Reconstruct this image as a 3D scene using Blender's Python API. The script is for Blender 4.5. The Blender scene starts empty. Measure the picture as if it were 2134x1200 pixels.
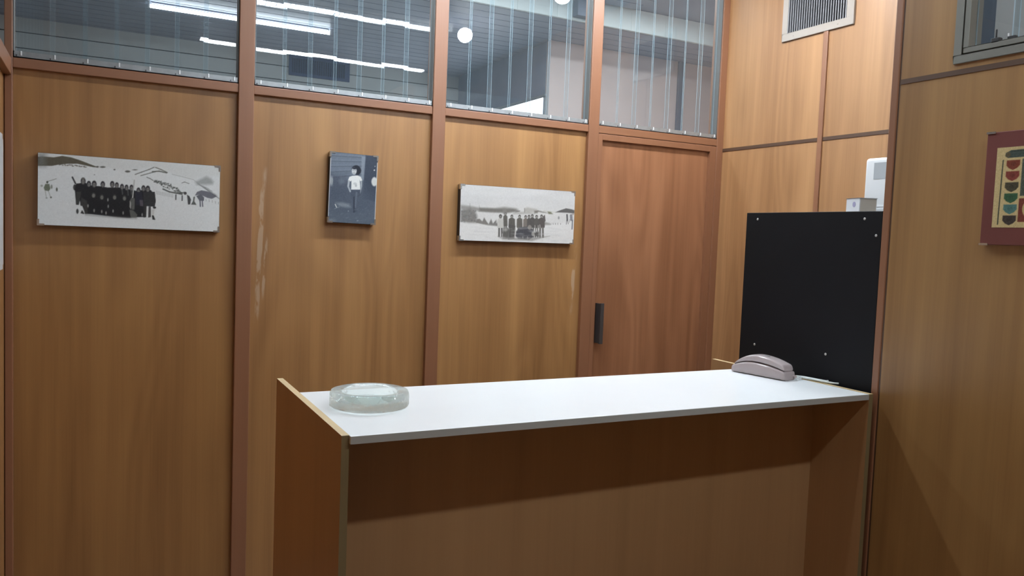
import bpy, bmesh, math, random
import numpy as np
from mathutils import Matrix, Vector

random.seed(7)
H = 1.68                       # eye height of the photographer above the floor
SC = bpy.context.scene
COL = SC.collection

# ------------------------------------------------------------------ materials
def new_mat(name):
    m = bpy.data.materials.new(name); m.use_nodes = True
    nt = m.node_tree
    return m, nt, nt.nodes['Principled BSDF']

def plain(name, col, rough=0.5, metal=0.0, spec=0.5, emit=None, strength=0.0, var=0.06, vscale=6.0, bump=0.0):
    """principled with a faint procedural unevenness"""
    m, nt, b = new_mat(name)
    b.inputs['Roughness'].default_value = rough
    b.inputs['Metallic'].default_value = metal
    b.inputs['Specular IOR Level'].default_value = spec
    tc = nt.nodes.new('ShaderNodeTexCoord')
    nz = nt.nodes.new('ShaderNodeTexNoise'); nz.inputs['Scale'].default_value = vscale; nz.inputs['Detail'].default_value = 4
    nt.links.new(tc.outputs['Object'], nz.inputs['Vector'])
    mr = nt.nodes.new('ShaderNodeMapRange')
    mr.inputs['From Min'].default_value = 0.3; mr.inputs['From Max'].default_value = 0.7
    mr.inputs['To Min'].default_value = 1 - var; mr.inputs['To Max'].default_value = 1 + var
    nt.links.new(nz.outputs['Fac'], mr.inputs['Value'])
    mx = nt.nodes.new('ShaderNodeVectorMath'); mx.operation = 'SCALE'
    mx.inputs[0].default_value = col
    nt.links.new(mr.outputs['Result'], mx.inputs['Scale'])
    nt.links.new(mx.outputs['Vector'], b.inputs['Base Color'])
    if bump:
        bp = nt.nodes.new('ShaderNodeBump'); bp.inputs['Strength'].default_value = bump; bp.inputs['Distance'].default_value = 0.002
        nt.links.new(nz.outputs['Fac'], bp.inputs['Height']); nt.links.new(bp.outputs['Normal'], b.inputs['Normal'])
    if emit:
        b.inputs['Emission Color'].default_value = (*emit, 1); b.inputs['Emission Strength'].default_value = strength
    return m

def wood(name, col, seed=0, contrast=1.15, rough=0.44, axis='Z', scuffs=(), figure=0.8, spec=0.8):
    """veneer: streaks along `axis`, faint cathedral figure, optional pale scuffs (x, z0, z1, halfwidth, lean)"""
    m, nt, b = new_mat(name)
    N, L = nt.nodes.new, nt.links.new
    tc = N('ShaderNodeTexCoord')
    def mapped(sc, off):
        mp = N('ShaderNodeMapping')
        s = {'Z': (sc[0], sc[0], sc[1]), 'X': (sc[1], sc[0], sc[0]), 'Y': (sc[0], sc[1], sc[0])}[axis]
        mp.inputs['Scale'].default_value = s
        mp.inputs['Location'].default_value = (off * 3.7 + seed * 11.3, off * 1.9 + seed * 5.1, off * 2.3 + seed * 7.7)
        L(tc.outputs['Object'], mp.inputs['Vector'])
        return mp
    def noise(sc, off, detail=3, rough_=0.55, dist=0.0):
        n = N('ShaderNodeTexNoise'); n.inputs['Scale'].default_value = 1.0
        n.inputs['Detail'].default_value = detail; n.inputs['Roughness'].default_value = rough_
        n.inputs['Distortion'].default_value = dist
        L(mapped(sc, off).outputs['Vector'], n.inputs['Vector'])
        return n.outputs['Fac']
    def math_(op, a, c=None):
        n = N('ShaderNodeMath'); n.operation = op
        for i, v in enumerate((a, c)):
            if v is None: continue
            if isinstance(v, (int, float)): n.inputs[i].default_value = v
            else: L(v, n.inputs[i])
        return n.outputs[0]
    broad = noise((7.0, 0.28), 1, 2, 0.5, 0.4)
    mid = noise((26.0, 0.55), 2, 3, 0.6, 0.3)
    fine = noise((150.0, 2.2), 3, 3, 0.6)
    # cathedral figure: contour rings of a slow field
    field = noise((3.2, 0.42), 4, 1, 0.4, 0.6)
    ring = math_('SINE', math_('MULTIPLY', field, 70.0))
    v = math_('ADD', math_('MULTIPLY', math_('SUBTRACT', broad, 0.5), 0.75), math_('MULTIPLY', math_('SUBTRACT', mid, 0.5), 0.34))
    v = math_('ADD', v, math_('MULTIPLY', math_('SUBTRACT', fine, 0.5), 0.22))
    v = math_('ADD', v, math_('MULTIPLY', ring, 0.055 * figure))
    v = math_('ADD', math_('MULTIPLY', v, contrast), 0.5)
    cr = N('ShaderNodeValToRGB')
    c0 = [c * k for c, k in zip(col, (0.66, 0.60, 0.54))]
    c2 = [min(1, c * k) for c, k in zip(col, (1.28, 1.36, 1.42))]
    e = cr.color_ramp.elements
    e[0].position = 0.15; e[0].color = (*c0, 1); e[1].position = 0.85; e[1].color = (*c2, 1)
    k = e.new(0.5); k.color = (*col, 1)
    L(v, cr.inputs['Fac'])
    out = cr.outputs['Color']
    if scuffs:
        sp = N('ShaderNodeSeparateXYZ'); L(tc.outputs['Object'], sp.inputs['Vector'])
        patch = noise((30.0, 9.0), 6, 3, 0.6)
        for (x0, z0, z1, hw, lean) in scuffs:
            zc, hz = (z0 + z1) / 2 + H, (z1 - z0) / 2
            dz = math_('SUBTRACT', sp.outputs['Z'], zc)
            dx = math_('SUBTRACT', math_('SUBTRACT', sp.outputs['X'], x0), math_('MULTIPLY', dz, lean))
            wob = math_('MULTIPLY', math_('SUBTRACT', noise((1.0, 5.0), 7, 2), 0.5), hw * 2.2)
            ax = math_('DIVIDE', math_('ABSOLUTE', math_('ADD', dx, wob)), hw)
            az = math_('DIVIDE', math_('ABSOLUTE', dz), hz)
            q = math_('MULTIPLY', math_('MAXIMUM', math_('SUBTRACT', 1.0, ax), 0.0), math_('MAXIMUM', math_('SUBTRACT', 1.0, az), 0.0))
            q = math_('MINIMUM', math_('MULTIPLY', q, math_('MAXIMUM', math_('MULTIPLY', math_('SUBTRACT', patch, 0.42), 12.0), 0.0)), 0.34)
            mx = N('ShaderNodeMix'); mx.data_type = 'RGBA'
            L(q, mx.inputs['Factor']); L(out, mx.inputs['A'])
            mx.inputs['B'].default_value = (0.62, 0.52, 0.40, 1)
            out = mx.outputs['Result']
    L(out, b.inputs['Base Color'])
    b.inputs['Roughness'].default_value = rough
    b.inputs['Specular IOR Level'].default_value = spec
    bp = N('ShaderNodeBump'); bp.inputs['Strength'].default_value = 0.05; bp.inputs['Distance'].default_value = 0.001
    L(fine, bp.inputs['Height']); L(bp.outputs['Normal'], b.inputs['Normal'])
    return m

def emitter(name, col, strength):
    m = bpy.data.materials.new(name); m.use_nodes = True
    nt = m.node_tree; nt.nodes.clear()
    o = nt.nodes.new('ShaderNodeOutputMaterial'); e = nt.nodes.new('ShaderNodeEmission')
    e.inputs['Color'].default_value = (*col, 1); e.inputs['Strength'].default_value = strength
    nt.links.new(e.outputs[0], o.inputs['Surface'])
    return m

def sheet_glass(name, tint=(0.94, 0.97, 0.98), haze=0.035):
    """window glass: straight-through transmission plus a Fresnel mirror at each face"""
    m = bpy.data.materials.new(name); m.use_nodes = True
    nt = m.node_tree; nt.nodes.clear(); N, L = nt.nodes.new, nt.links.new
    o = N('ShaderNodeOutputMaterial'); mix = N('ShaderNodeMixShader')
    tr = N('ShaderNodeBsdfTransparent'); tr.inputs['Color'].default_value = (*tint, 1)
    gl = N('ShaderNodeBsdfGlossy'); gl.inputs['Roughness'].default_value = 0.0
    ge = N('ShaderNodeNewGeometry')
    ior = N('ShaderNodeMapRange'); ior.inputs['To Min'].default_value = 1.52; ior.inputs['To Max'].default_value = 1 / 1.52
    L(ge.outputs['Backfacing'], ior.inputs['Value'])
    fr = N('ShaderNodeFresnel'); L(ior.outputs['Result'], fr.inputs['IOR'])
    L(fr.outputs['Fac'], mix.inputs['Fac']); L(tr.outputs[0], mix.inputs[1]); L(gl.outputs[0], mix.inputs[2])
    # pale haze mixed in to lighten where panes overlap
    df = N('ShaderNodeBsdfTranslucent'); df.inputs['Color'].default_value = (0.55, 0.68, 0.76, 1)
    d2 = N('ShaderNodeBsdfDiffuse'); d2.inputs['Color'].default_value = (0.55, 0.68, 0.76, 1)
    dm = N('ShaderNodeMixShader'); L(df.outputs[0], dm.inputs[1]); L(d2.outputs[0], dm.inputs[2])
    mx = N('ShaderNodeMixShader'); mx.inputs['Fac'].default_value = haze
    L(mix.outputs[0], mx.inputs[1]); L(dm.outputs[0], mx.inputs[2]); L(mx.outputs[0], o.inputs['Surface'])
    return m

def painted(name, rough=0.45, spec=0.4):
    m, nt, b = new_mat(name)
    a = nt.nodes.new('ShaderNodeVertexColor'); a.layer_name = 'print'
    nt.links.new(a.outputs['Color'], b.inputs['Base Color'])
    b.inputs['Roughness'].default_value = rough; b.inputs['Specular IOR Level'].default_value = spec
    return m

PANEL = (0.355, 0.178, 0.062)
RED = (0.265, 0.115, 0.056)
M = {}
M['panel_a'] = wood('teak_veneer_a', (0.315, 0.152, 0.047), 1)  # darker than PANEL: light fall-off at the left put into the colour
M['panel_b'] = wood('teak_veneer_b', PANEL, 2, scuffs=[(0.640, -0.50, 0.28, 0.012, 0.035), (0.664, -0.33, -0.02, 0.008, 0.05)])
M['panel_c'] = wood('teak_veneer_c', PANEL, 3, scuffs=[(2.300, -0.42 , 0.02, 0.012, 0.03)])
M['door'] = wood('door_veneer', (0.325, 0.142, 0.066), 4, scuffs=[(2.585, -0.40, 0.25, 0.006, -0.01), (2.90, -0.05, 0.35, 0.004, 0.01)], figure=1.4)
M['post'] = wood('red_teak_solid', RED, 5, contrast=0.55, figure=0.2)
M['post_h'] = wood('red_teak_solid_rail', RED, 5, contrast=0.55, axis='X', figure=0.2)
M['post_y'] = wood('red_teak_solid_cross', RED, 5, contrast=0.55, axis='Y', figure=0.2)
M['return'] = wood('teak_veneer_return', (0.40, 0.205, 0.085), 6, rough=0.48)
M['near'] = wood('teak_veneer_near', (0.335, 0.178, 0.060), 7)
M['left'] = wood('teak_veneer_left', PANEL, 8)
M['dark_trim'] = wood('dark_wood_strip', (0.085, 0.042, 0.022), 9, contrast=0.5, axis='Y')
M['counter_face'] = wood('counter_veneer', (0.42, 0.235, 0.105), 10, contrast=0.55, figure=0.1, rough=0.45)
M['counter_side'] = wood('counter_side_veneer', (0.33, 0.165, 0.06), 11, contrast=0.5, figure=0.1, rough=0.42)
M['tan'] = plain('tan_edge_band', (0.56, 0.42, 0.22), 0.5)
M['front_edge'] = wood('front_edge_veneer', (0.22, 0.165, 0.078), 12, contrast=0.4, figure=0.0)  # tan edge in shade, with the shade put into a darker colour
M['laminate'] = plain('white_laminate', (0.80, 0.83, 0.85), 0.28, var=0.01)
M['edgegrey'] = plain('grey_edge_strip', (0.43, 0.44, 0.42), 0.5, var=0.02)  # front of the white worktop, its shade painted as grey
M['side_channel'] = plain('dull_side_channel', (0.13, 0.13, 0.125), 0.55)  # dark grey carries the shade beside the posts
M['alu'] = plain('dull_aluminium', (0.36, 0.39, 0.41), 0.38, metal=0.55, var=0.10, vscale=40)
M['alu_frame'] = plain('anodised_frame', (0.23, 0.232, 0.21), 0.45, metal=0.3, var=0.04)
M['clip'] = plain('clip_metal', (0.05, 0.053, 0.056), 0.4, metal=0.2)
M['clip_hi'] = plain('clip_tab', (0.85, 0.88, 0.9), 0.25)
M['glass'] = sheet_glass('louvre_glass')
def edge_glass(name, col):
    m = bpy.data.materials.new(name); m.use_nodes = True
    nt = m.node_tree; nt.nodes.clear(); N, L = nt.nodes.new, nt.links.new
    o = N('ShaderNodeOutputMaterial'); mix = N('ShaderNodeMixShader'); mix.inputs['Fac'].default_value = 0.55
    d = N('ShaderNodeBsdfDiffuse'); t = N('ShaderNodeBsdfTranslucent')
    for q in (d, t): q.inputs['Color'].default_value = (*col, 1)
    L(d.outputs[0], mix.inputs[1]); L(t.outputs[0], mix.inputs[2]); L(mix.outputs[0], o.inputs['Surface'])
    return m
M['glass_edge'] = edge_glass('glass_cut_edge', (0.52, 0.64, 0.71))
M['black'] = plain('black_hardboard', (0.0065, 0.007, 0.0095), 0.6, spec=0.22, var=0.08)
M['blackmetal'] = plain('black_metal', (0.02, 0.02, 0.023), 0.45)
M['screw'] = plain('screw_zinc', (0.62, 0.62, 0.62), 0.35, metal=0.4)
M['white'] = plain('white_plastic', (0.84, 0.87, 0.89), 0.4, var=0.01)
M['whitecard'] = plain('white_card', (0.78, 0.80, 0.84), 0.6, var=0.01)
M['beigecard'] = plain('beige_card', (0.52, 0.47, 0.40), 0.7, var=0.03)
M['lavender'] = plain('lavender_print', (0.42, 0.40, 0.60), 0.6)
M['greylabel'] = plain('pale_grey_plastic', (0.50, 0.54, 0.57), 0.45, var=0.01)
M['phone'] = plain('mauve_plastic', (0.45, 0.385, 0.385), 0.16, var=0.01)
M['phone_dark'] = plain('grey_button', (0.17, 0.16, 0.165), 0.35)
M['cord'] = plain('pale_cord', (0.62, 0.66, 0.66), 0.45)
M['handle'] = plain('dark_pewter', (0.09, 0.088, 0.092), 0.38, metal=0.5)
M['board_edge'] = plain('black_board_edge', (0.02, 0.02, 0.022), 0.5)
M['bracket'] = plain('mirror_clip', (0.55, 0.55, 0.54), 0.22, metal=0.85)
M['print'] = painted('photo_print', 0.42, 0.35)
M['art'] = painted('art_print', 0.5, 0.3)
M['maroon'] = plain('maroon_mount', (0.165, 0.045, 0.038), 0.5, var=0.05)
M['paper'] = plain('grey_white_sheet', (0.66, 0.69, 0.72), 0.45, var=0.02)
M['vent'] = plain('beige_enamel', (0.37, 0.325, 0.28), 0.4, var=0.02)
M['vent_dark'] = plain('vent_void', (0.02, 0.02, 0.024), 0.8)
M['vent_slat'] = plain('grille_slat', (0.26, 0.26, 0.27), 0.4, metal=0.2)
M['navy'] = plain('navy_grille', (0.028, 0.052, 0.15), 0.5)
M['navy_deep'] = plain('navy_grille_void', (0.010, 0.020, 0.075), 0.7)
M['slatboard'] = plain('grey_ceiling_board', (0.34, 0.37, 0.46), 0.42, var=0.05, vscale=3)
M['ceilgap'] = plain('ceiling_gap', (0.04, 0.04, 0.045), 0.8)
M['farboard'] = plain('grey_wall_board', (0.56, 0.60, 0.595), 0.55, var=0.05, vscale=2)
M['pinkwall'] = plain('warm_grey_plaster', (0.72, 0.60, 0.565), 0.8, var=0.03)
M['bluewall'] = plain('slate_blue_wall', (0.22, 0.26, 0.35), 0.6)  # wall tone darkened and blued to carry its shade
M['fascia'] = plain('pale_fascia', (0.66, 0.71, 0.69), 0.5, var=0.04)
M['greybox'] = plain('slate_box', (0.14, 0.16, 0.21), 0.5)
M['floor'] = plain('beige_linoleum', (0.19, 0.155, 0.125), 0.4, var=0.15, vscale=9)
M['plaster'] = plain('grey_plaster', (0.45, 0.47, 0.47), 0.8, var=0.04)
M['bluelocker'] = plain('dark_blue_enamel', (0.05, 0.09, 0.14), 0.5)
LAMP = (0.87, 0.945, 1.0)
M['tube'] = emitter('fluorescent_strip', LAMP, 38.0)
M['tube_front'] = emitter('fluorescent_strip_by_camera', LAMP, 80.0)
M['tube_near'] = emitter('fluorescent_strip_by_louvres', LAMP, 112.0)
M['globe'] = emitter('globe_light', (0.95, 0.97, 1.0), 150.0)
M['globe_weak'] = emitter('globe_light_weak', (0.95, 0.97, 1.0), 150.0)
M['fartube'] = emitter('far_fluorescent', (0.86, 0.94, 1.0), 13.0)
M['brightpane'] = emitter('lit_pane', (0.95, 0.98, 1.0), 2.2)
m = bpy.data.materials.new('clear_moulded_glass'); m.use_nodes = True
nt = m.node_tree; nt.nodes.clear(); N_, L_ = nt.nodes.new, nt.links.new
o_ = N_('ShaderNodeOutputMaterial'); mx_ = N_('ShaderNodeMixShader'); mx_.inputs['Fac'].default_value = 0.50
gl_ = N_('ShaderNodeBsdfGlass'); gl_.inputs['IOR'].default_value = 1.47; gl_.inputs['Roughness'].default_value = 0.02; gl_.inputs['Color'].default_value = (0.95, 0.985, 0.97, 1)
tr_ = N_('ShaderNodeBsdfTransparent'); tr_.inputs['Color'].default_value = (0.955, 0.975, 0.965, 1)
L_(gl_.outputs[0], mx_.inputs[1]); L_(tr_.outputs[0], mx_.inputs[2]); L_(mx_.outputs[0], o_.inputs['Surface'])
M['ashglass'] = m

# ------------------------------------------------------------------ mesh helpers
def box(bm, x0, x1, y0, y1, z0, z1, mi=0):
    """z values are relative to eye height"""
    z0 += H; z1 += H
    v = [bm.verts.new(p) for p in ((x0, y0, z0), (x1, y0, z0), (x1, y1, z0), (x0, y1, z0), (x0, y0, z1), (x1, y0, z1), (x1, y1, z1), (x0, y1, z1))]
    fs = [bm.faces.new([v[i] for i in q]) for q in ((3, 2, 1, 0), (4, 5, 6, 7), (0, 1, 5, 4), (1, 2, 6, 5), (2, 3, 7, 6), (3, 0, 4, 7))]
    for f in fs: f.material_index = mi
    return v, fs

def B(*boxes):
    bm = bmesh.new()
    for q in boxes: box(bm, *q)
    return bm

def bevel(bm, w=0.002, seg=2, angle=30):
    bmesh.ops.remove_doubles(bm, verts=bm.verts, dist=1e-6)
    es = [e for e in bm.edges if len(e.link_faces) == 2 and e.calc_face_angle(0) > math.radians(angle)]
    bmesh.ops.bevel(bm, geom=es, offset=w, segments=seg, affect='EDGES', profile=0.5, clamp_overlap=True)
    return bm

def wloc(o):
    p = Vector((0, 0, 0))
    while o is not None: p = p + o.location; o = o.parent
    return p

def obj(name, bm, mats, parent=None, smooth=False):
    if parent is not None: bm.transform(Matrix.Translation(-wloc(parent)))
    bmesh.ops.recalc_face_normals(bm, faces=bm.faces)
    me = bpy.data.meshes.new(name); bm.to_mesh(me); bm.free()
    for q in (mats if isinstance(mats, (list, tuple)) else [mats]): me.materials.append(q)
    if smooth:
        me.polygons.foreach_set('use_smooth', [True] * len(me.polygons))
    o = bpy.data.objects.new(name, me); COL.objects.link(o)
    if parent is not None: o.parent = parent
    if smooth:
        try: me.set_sharp_from_angle(angle=math.radians(40))
        except Exception: pass
    return o

def tag(o, label=None, cat=None, group=None, kind=None):
    if label: o['label'] = label
    if cat: o['category'] = cat
    if group: o['group'] = group
    if kind: o['kind'] = kind
    return o

def thing(name, loc, label, cat, group=None):
    o = bpy.data.objects.new(name, None); COL.objects.link(o)
    o.empty_display_size = 0.05
    o.location = (loc[0], loc[1], loc[2] + H)
    return tag(o, label, cat, group)

def struct(name, bm, mats, label, cat, parent=None, smooth=False):
    o = obj(name, bm, mats, parent, smooth)
    return tag(o, label, cat, None, 'structure')

def sthing(name, loc, label, cat):
    return tag(thing(name, loc, label, cat), kind='structure')

def cyl(bm, c, axis, r, h, seg=24, r2=None):
    rot = {'Z': Matrix.Identity(4), 'X': Matrix.Rotation(math.pi / 2, 4, 'Y'), 'Y': Matrix.Rotation(-math.pi / 2, 4, 'X')}[axis]
    bmesh.ops.create_cone(bm, cap_ends=True, segments=seg, radius1=r, radius2=r if r2 is None else r2, depth=h,
                          matrix=Matrix.Translation((c[0], c[1], c[2] + H)) @ rot)

def sphere(bm, c, r, seg=24, scale=(1, 1, 1)):
    bmesh.ops.create_uvsphere(bm, u_segments=seg, v_segments=seg // 2, radius=r,
                              matrix=Matrix.Translation((c[0], c[1], c[2] + H)) @ Matrix.Diagonal((*scale, 1)))

def tube(bm, pts, r, seg=10):
    pts = [Vector((p[0], p[1], p[2] + H)) for p in pts]
    rings = []
    for i, p in enumerate(pts):
        d = (pts[min(i + 1, len(pts) - 1)] - pts[max(i - 1, 0)]).normalized()
        a = d.orthogonal().normalized() if abs(d.z) > 0.9 else Vector((-d.y, d.x, 0)).normalized()
        c = d.cross(a)
        rings.append([bm.verts.new(p + r * (math.cos(t) * a + math.sin(t) * c)) for t in (2 * math.pi * k / seg for k in range(seg))])
    for q, w in zip(rings, rings[1:]):
        for k in range(seg): bm.faces.new((q[k], q[(k + 1) % seg], w[(k + 1) % seg], w[k]))
    bm.faces.new(rings[0][::-1]); bm.faces.new(rings[-1])

def spline(ctrl, n=8):
    P = [Vector(c) for c in ctrl]; P = [P[0] * 2 - P[1]] + P + [P[-1] * 2 - P[-2]]
    out = []
    for i in range(1, len(P) - 2):
        for k in range(n):
            t = k / n; a, b_, c, d = P[i - 1:i + 3]
            out.append(0.5 * ((2 * b_) + (c - a) * t + (2 * a - 5 * b_ + 4 * c - d) * t * t + (3 * b_ - a - 3 * c + d) * t ** 3))
    out.append(P[-2]); return out

# ------------------------------------------------------------------ picture painter (prints are flat pictures)
class Canvas:
    def __init__(self, w, h, quad, bg):
        self.w, self.h = w, h
        self.a = np.ones((h + 1, w + 1, 3)) * np.array(bg) / 255.0
        u, v = np.meshgrid(np.linspace(0, 1, w + 1), np.linspace(0, 1, h + 1))
        tl, tr, bl, br = [np.array(q, float) for q in quad]
        P = (1 - u)[..., None] * (1 - v)[..., None] * tl + u[..., None] * (1 - v)[..., None] * tr + (1 - u)[..., None] * v[..., None] * bl + u[..., None] * v[..., None] * br
        self.x, self.y = P[..., 0], P[..., 1]
        self.px = abs(tr[0] - tl[0]) / w
        self.rng = np.random.default_rng(5)
    def put(self, m, c):
        m = np.clip(m, 0, 1)[..., None]
        self.a = self.a * (1 - m) + m * np.array(c) / 255.0
    def ell(self, cx, cy, rx, ry, c, op=1.0, soft=1.0):
        d = (np.sqrt(((self.x - cx) / rx) ** 2 + ((self.y - cy) / ry) ** 2) - 1) * min(rx, ry)
        self.put(op * np.clip(0.5 - d / (self.px * soft), 0, 1), c)
    def line(self, p, q, wd, c, op=1.0, soft=1.0):
        p, q = np.array(p, float), np.array(q, float); d = q - p; L2 = max((d ** 2).sum(), 1e-9)
        t = np.clip(((self.x - p[0]) * d[0] + (self.y - p[1]) * d[1]) / L2, 0, 1)
        r = np.hypot(self.x - p[0] - t * d[0], self.y - p[1] - t * d[1])
        self.put(op * np.clip(0.5 - (r - wd / 2) / (self.px * soft), 0, 1), c)
    def poly(self, pts, c, op=1.0, soft=1.0):
        pts = np.array(pts, float); ins = np.zeros_like(self.x, bool); dist = np.full_like(self.x, 1e9)
        for i in range(len(pts)):
            p, q = pts[i], pts[(i + 1) % len(pts)]
            cond = (p[1] > self.y) != (q[1] > self.y)
            with np.errstate(divide='ignore', invalid='ignore'):
                xi = (q[0] - p[0]) * (self.y - p[1]) / (q[1] - p[1] + 1e-12) + p[0]
            ins ^= cond & (self.x < xi)
            d = q - p; t = np.clip(((self.x - p[0]) * d[0] + (self.y - p[1]) * d[1]) / max((d ** 2).sum(), 1e-9), 0, 1)
            dist = np.minimum(dist, np.hypot(self.x - p[0] - t * d[0], self.y - p[1] - t * d[1]))
        sd = np.where(ins, -dist, dist)
        self.put(op * np.clip(0.5 - sd / (self.px * soft), 0, 1), c)
    def grain(self, amp, cell=1):
        n = self.rng.normal(0, amp, (self.h // cell + 2, self.w // cell + 2)).repeat(cell, 0).repeat(cell, 1)[:self.h + 1, :self.w + 1]
        self.a = np.clip(self.a + n[..., None] / 255.0, 0, 1)
    def person(self, x, y, head, foot, w, coat, leg=None, face=(150, 150, 148), hair=(40, 40, 42)):
        """small standing figure: head centre (x, y), feet at y = foot"""
        hip = y + (foot - y) * 0.52; neck = y + head * 0.9
        lg = leg or coat
        self.line((x - w * 0.22, hip), (x - w * 0.24, foot), w * 0.30, lg); self.line((x + w * 0.22, hip), (x + w * 0.26, foot), w * 0.30, lg)
        self.poly([(x - w * 0.22, neck), (x + w * 0.22, neck), (x + w * 0.50, neck + head * 0.7), (x + w * 0.55, hip), (x + w * 0.42, hip + head * .6), (x - w * 0.42, hip + head * .6), (x - w * 0.55, hip), (x - w * 0.50, neck + head * 0.7)], coat)
        self.ell(x, y, head * 0.78, head, hair); self.ell(x, y + head * 0.22, head * 0.55, head * 0.66, face)

def print_mesh(name, cv, x0, x1, z0, z1, y, mat, parent, plane='Y'):
    w, h = cv.w, cv.h
    u, v = np.meshgrid(np.linspace(0, 1, w + 1), np.linspace(0, 1, h + 1))
    co = np.zeros((h + 1, w + 1, 3))
    o_ = wloc(parent)
    if plane == 'Y':
        co[..., 0] = x0 + (x1 - x0) * u - o_.x; co[..., 1] = y - o_.y
    else:
        co[..., 1] = x0 + (x1 - x0) * u - o_.y; co[..., 0] = y - o_.x
    co[..., 2] = z1 + (z0 - z1) * v + H - o_.z
    idx = np.arange((h + 1) * (w + 1)).reshape(h + 1, w + 1)
    f = np.stack([idx[1:, :-1], idx[1:, 1:], idx[:-1, 1:], idx[:-1, :-1]], -1).reshape(-1, 4)
    me = bpy.data.meshes.new(name)
    me.from_pydata(co.reshape(-1, 3).tolist(), [], f.tolist())
    at = me.color_attributes.new('print', 'FLOAT_COLOR', 'POINT')
    lin = np.where(cv.a <= 0.04045, cv.a / 12.92, ((cv.a + 0.055) / 1.055) ** 2.4)
    at.data.foreach_set('color', np.concatenate([lin, np.ones((h + 1, w + 1, 1))], -1).reshape(-1).astype(np.float32))
    me.materials.append(mat)
    o = bpy.data.objects.new(name, me); COL.objects.link(o); o.parent = parent
    return o

# ================================================================== SHELL
WF = 3.725                      # face of the panels of the back partition
CZ = 1.67                       # near ceiling height (rel. eye)
struct('floor', B((-3.2, 5.4, -2.7, 7.5, -H - 0.06, -H)), M['floor'], 'beige linoleum floor of the office', 'floor')
bm = B((-0.45, 3.40, -2.7, 4.90, CZ + 0.015, CZ + 0.06, 1))
y = -2.65
while y < 4.85:
    box(bm, -0.45, 3.40, y, y + 0.112, CZ, CZ + 0.015); y += 0.125
struct('ceiling', bm, [M['slatboard'], M['ceilgap']], 'grey slatted ceiling above the office', 'ceiling')

# back partition: panels, posts, rails
bays = [(-0.307, 0.533), (0.599, 1.441), (1.509, 2.344)]
for k, (a, c) in enumerate(bays):
    struct('wall_back', B((a - 0.03, c + 0.03, WF, WF + 0.035, -H, 0.60)), M['panel_' + 'abc'[k]],
           ['tall teak panel under the leftmost wide photo', 'tall teak panel behind the small portrait photo', 'tall teak panel behind the right wide photo'][k], 'wall panel')
posts = [(-0.335, -0.307, 'thin corner post at the left end of the panelled wall'), (0.533, 0.599, 'teak post between the first two panels'),
         (1.441, 1.509, 'teak post between portrait panel and right photo panel'), (2.344, 2.410, 'teak post left of the door'), (3.243, 3.290, 'teak post in the corner right of the door')]
for k, (a, c, lb) in enumerate(posts):
    bm = bevel(B((a, c, 3.70, 3.785, -H, CZ)), 0.003, 2)
    struct('trim_%d' % (k + 1), bm, M['post'], lb, 'post')
for k, (a, c) in enumerate(bays):
    bm = bevel(B((a, c, 3.705, 3.78, 0.588, 0.626)), 0.002, 2)
    struct('trim_%d' % (k + 6), bm, M['post_h'], ['teak rail under the leftmost glass louvres', 'teak rail under the glass louvres above the portrait', 'teak rail under the glass louvres above the right wide photo'][k], 'rail')
struct('trim_9', bevel(B((2.410, 3.243, 3.703, 3.78, 0.588, 0.628)), 0.002, 2), M['post_h'], 'teak rail under the glass louvres above the door', 'rail')

# glass louvre transoms
def transom(n, x0, x1, zb, label, jit):
    rt = sthing('window_%d' % n, ((x0 + x1) / 2, 3.74, zb), label, 'window')
    bm = B((x0, x1, 3.709, 3.760, zb, zb + 0.005), (x0, x1, 3.709, 3.712, zb, zb + 0.026), (x0, x1, 3.757, 3.760, zb, zb + 0.018))
    obj('side_channel', B((x0, x0 + 0.004, 3.709, 3.762, zb, CZ - .01), (x1 - 0.004, x1, 3.709, 3.762, zb, CZ - .01)), M['side_channel'], rt)
    obj('alu_channel', bm, M['alu'], rt)
    nS, ov = 7, 0.017
    g0, g1 = x0 + 0.010, x1 - 0.010
    w = (g1 - g0 + ov * (nS - 1)) / nS
    bm = bmesh.new(); R_ = random.Random(40 + n)
    for k in range(nS):
        a = g0 + k * (w - ov); yb = 3.7255 if k % 2 else 3.7365
        v, fs = box(bm, a, a + w, yb, yb + 0.0035, zb + 0.006, CZ - 0.03)
        for f in fs[0:2]: f.material_index = 1
        fs[3].material_index = 1; fs[5].material_index = 1
        mid = Vector((a + w / 2, yb + .0025, zb + H))
        rot = Matrix.Rotation(math.radians(R_.uniform(-.35, .35)), 4, 'Z') @ Matrix.Rotation(math.radians(R_.uniform(-.10, .10)), 4, 'X')
        bmesh.ops.transform(bm, matrix=Matrix.Translation(mid) @ rot @ Matrix.Translation(-mid), verts=v)
    obj('glass_louvres', bm, [M['glass'], M['glass_edge']], rt)
    for k in range(nS + 1):
        a = g0 + k * (w - ov) + (0.004 if k < nS else -0.004)
        a = min(max(a, x0 + 0.012), x1 - 0.014)
        bm = B((a - 0.004, a + 0.018, 3.7095, 3.7235, zb + 0.006, zb + 0.022, 0), (a + 0.012, a + 0.017, 3.707, 3.7095, zb + 0.010, zb + 0.027, 1), (a - 0.004, a, 3.707, 3.7095, zb + 0.006, zb + 0.012, 0))
        obj('clip', bm, [M['clip'], M['clip_hi']], rt)
    return rt
transom(1, -0.307, 0.533, 0.626, 'glass louvre window above the leftmost panel', 0)
transom(2, 0.599, 1.441, 0.626, 'glass louvre window above the portrait photo panel', 0)
transom(3, 1.509, 2.344, 0.626, 'glass louvre window above the right wide photo', 0)
transom(4, 2.410, 3.243, 0.628, 'glass louvre window above the door', 0)

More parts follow.
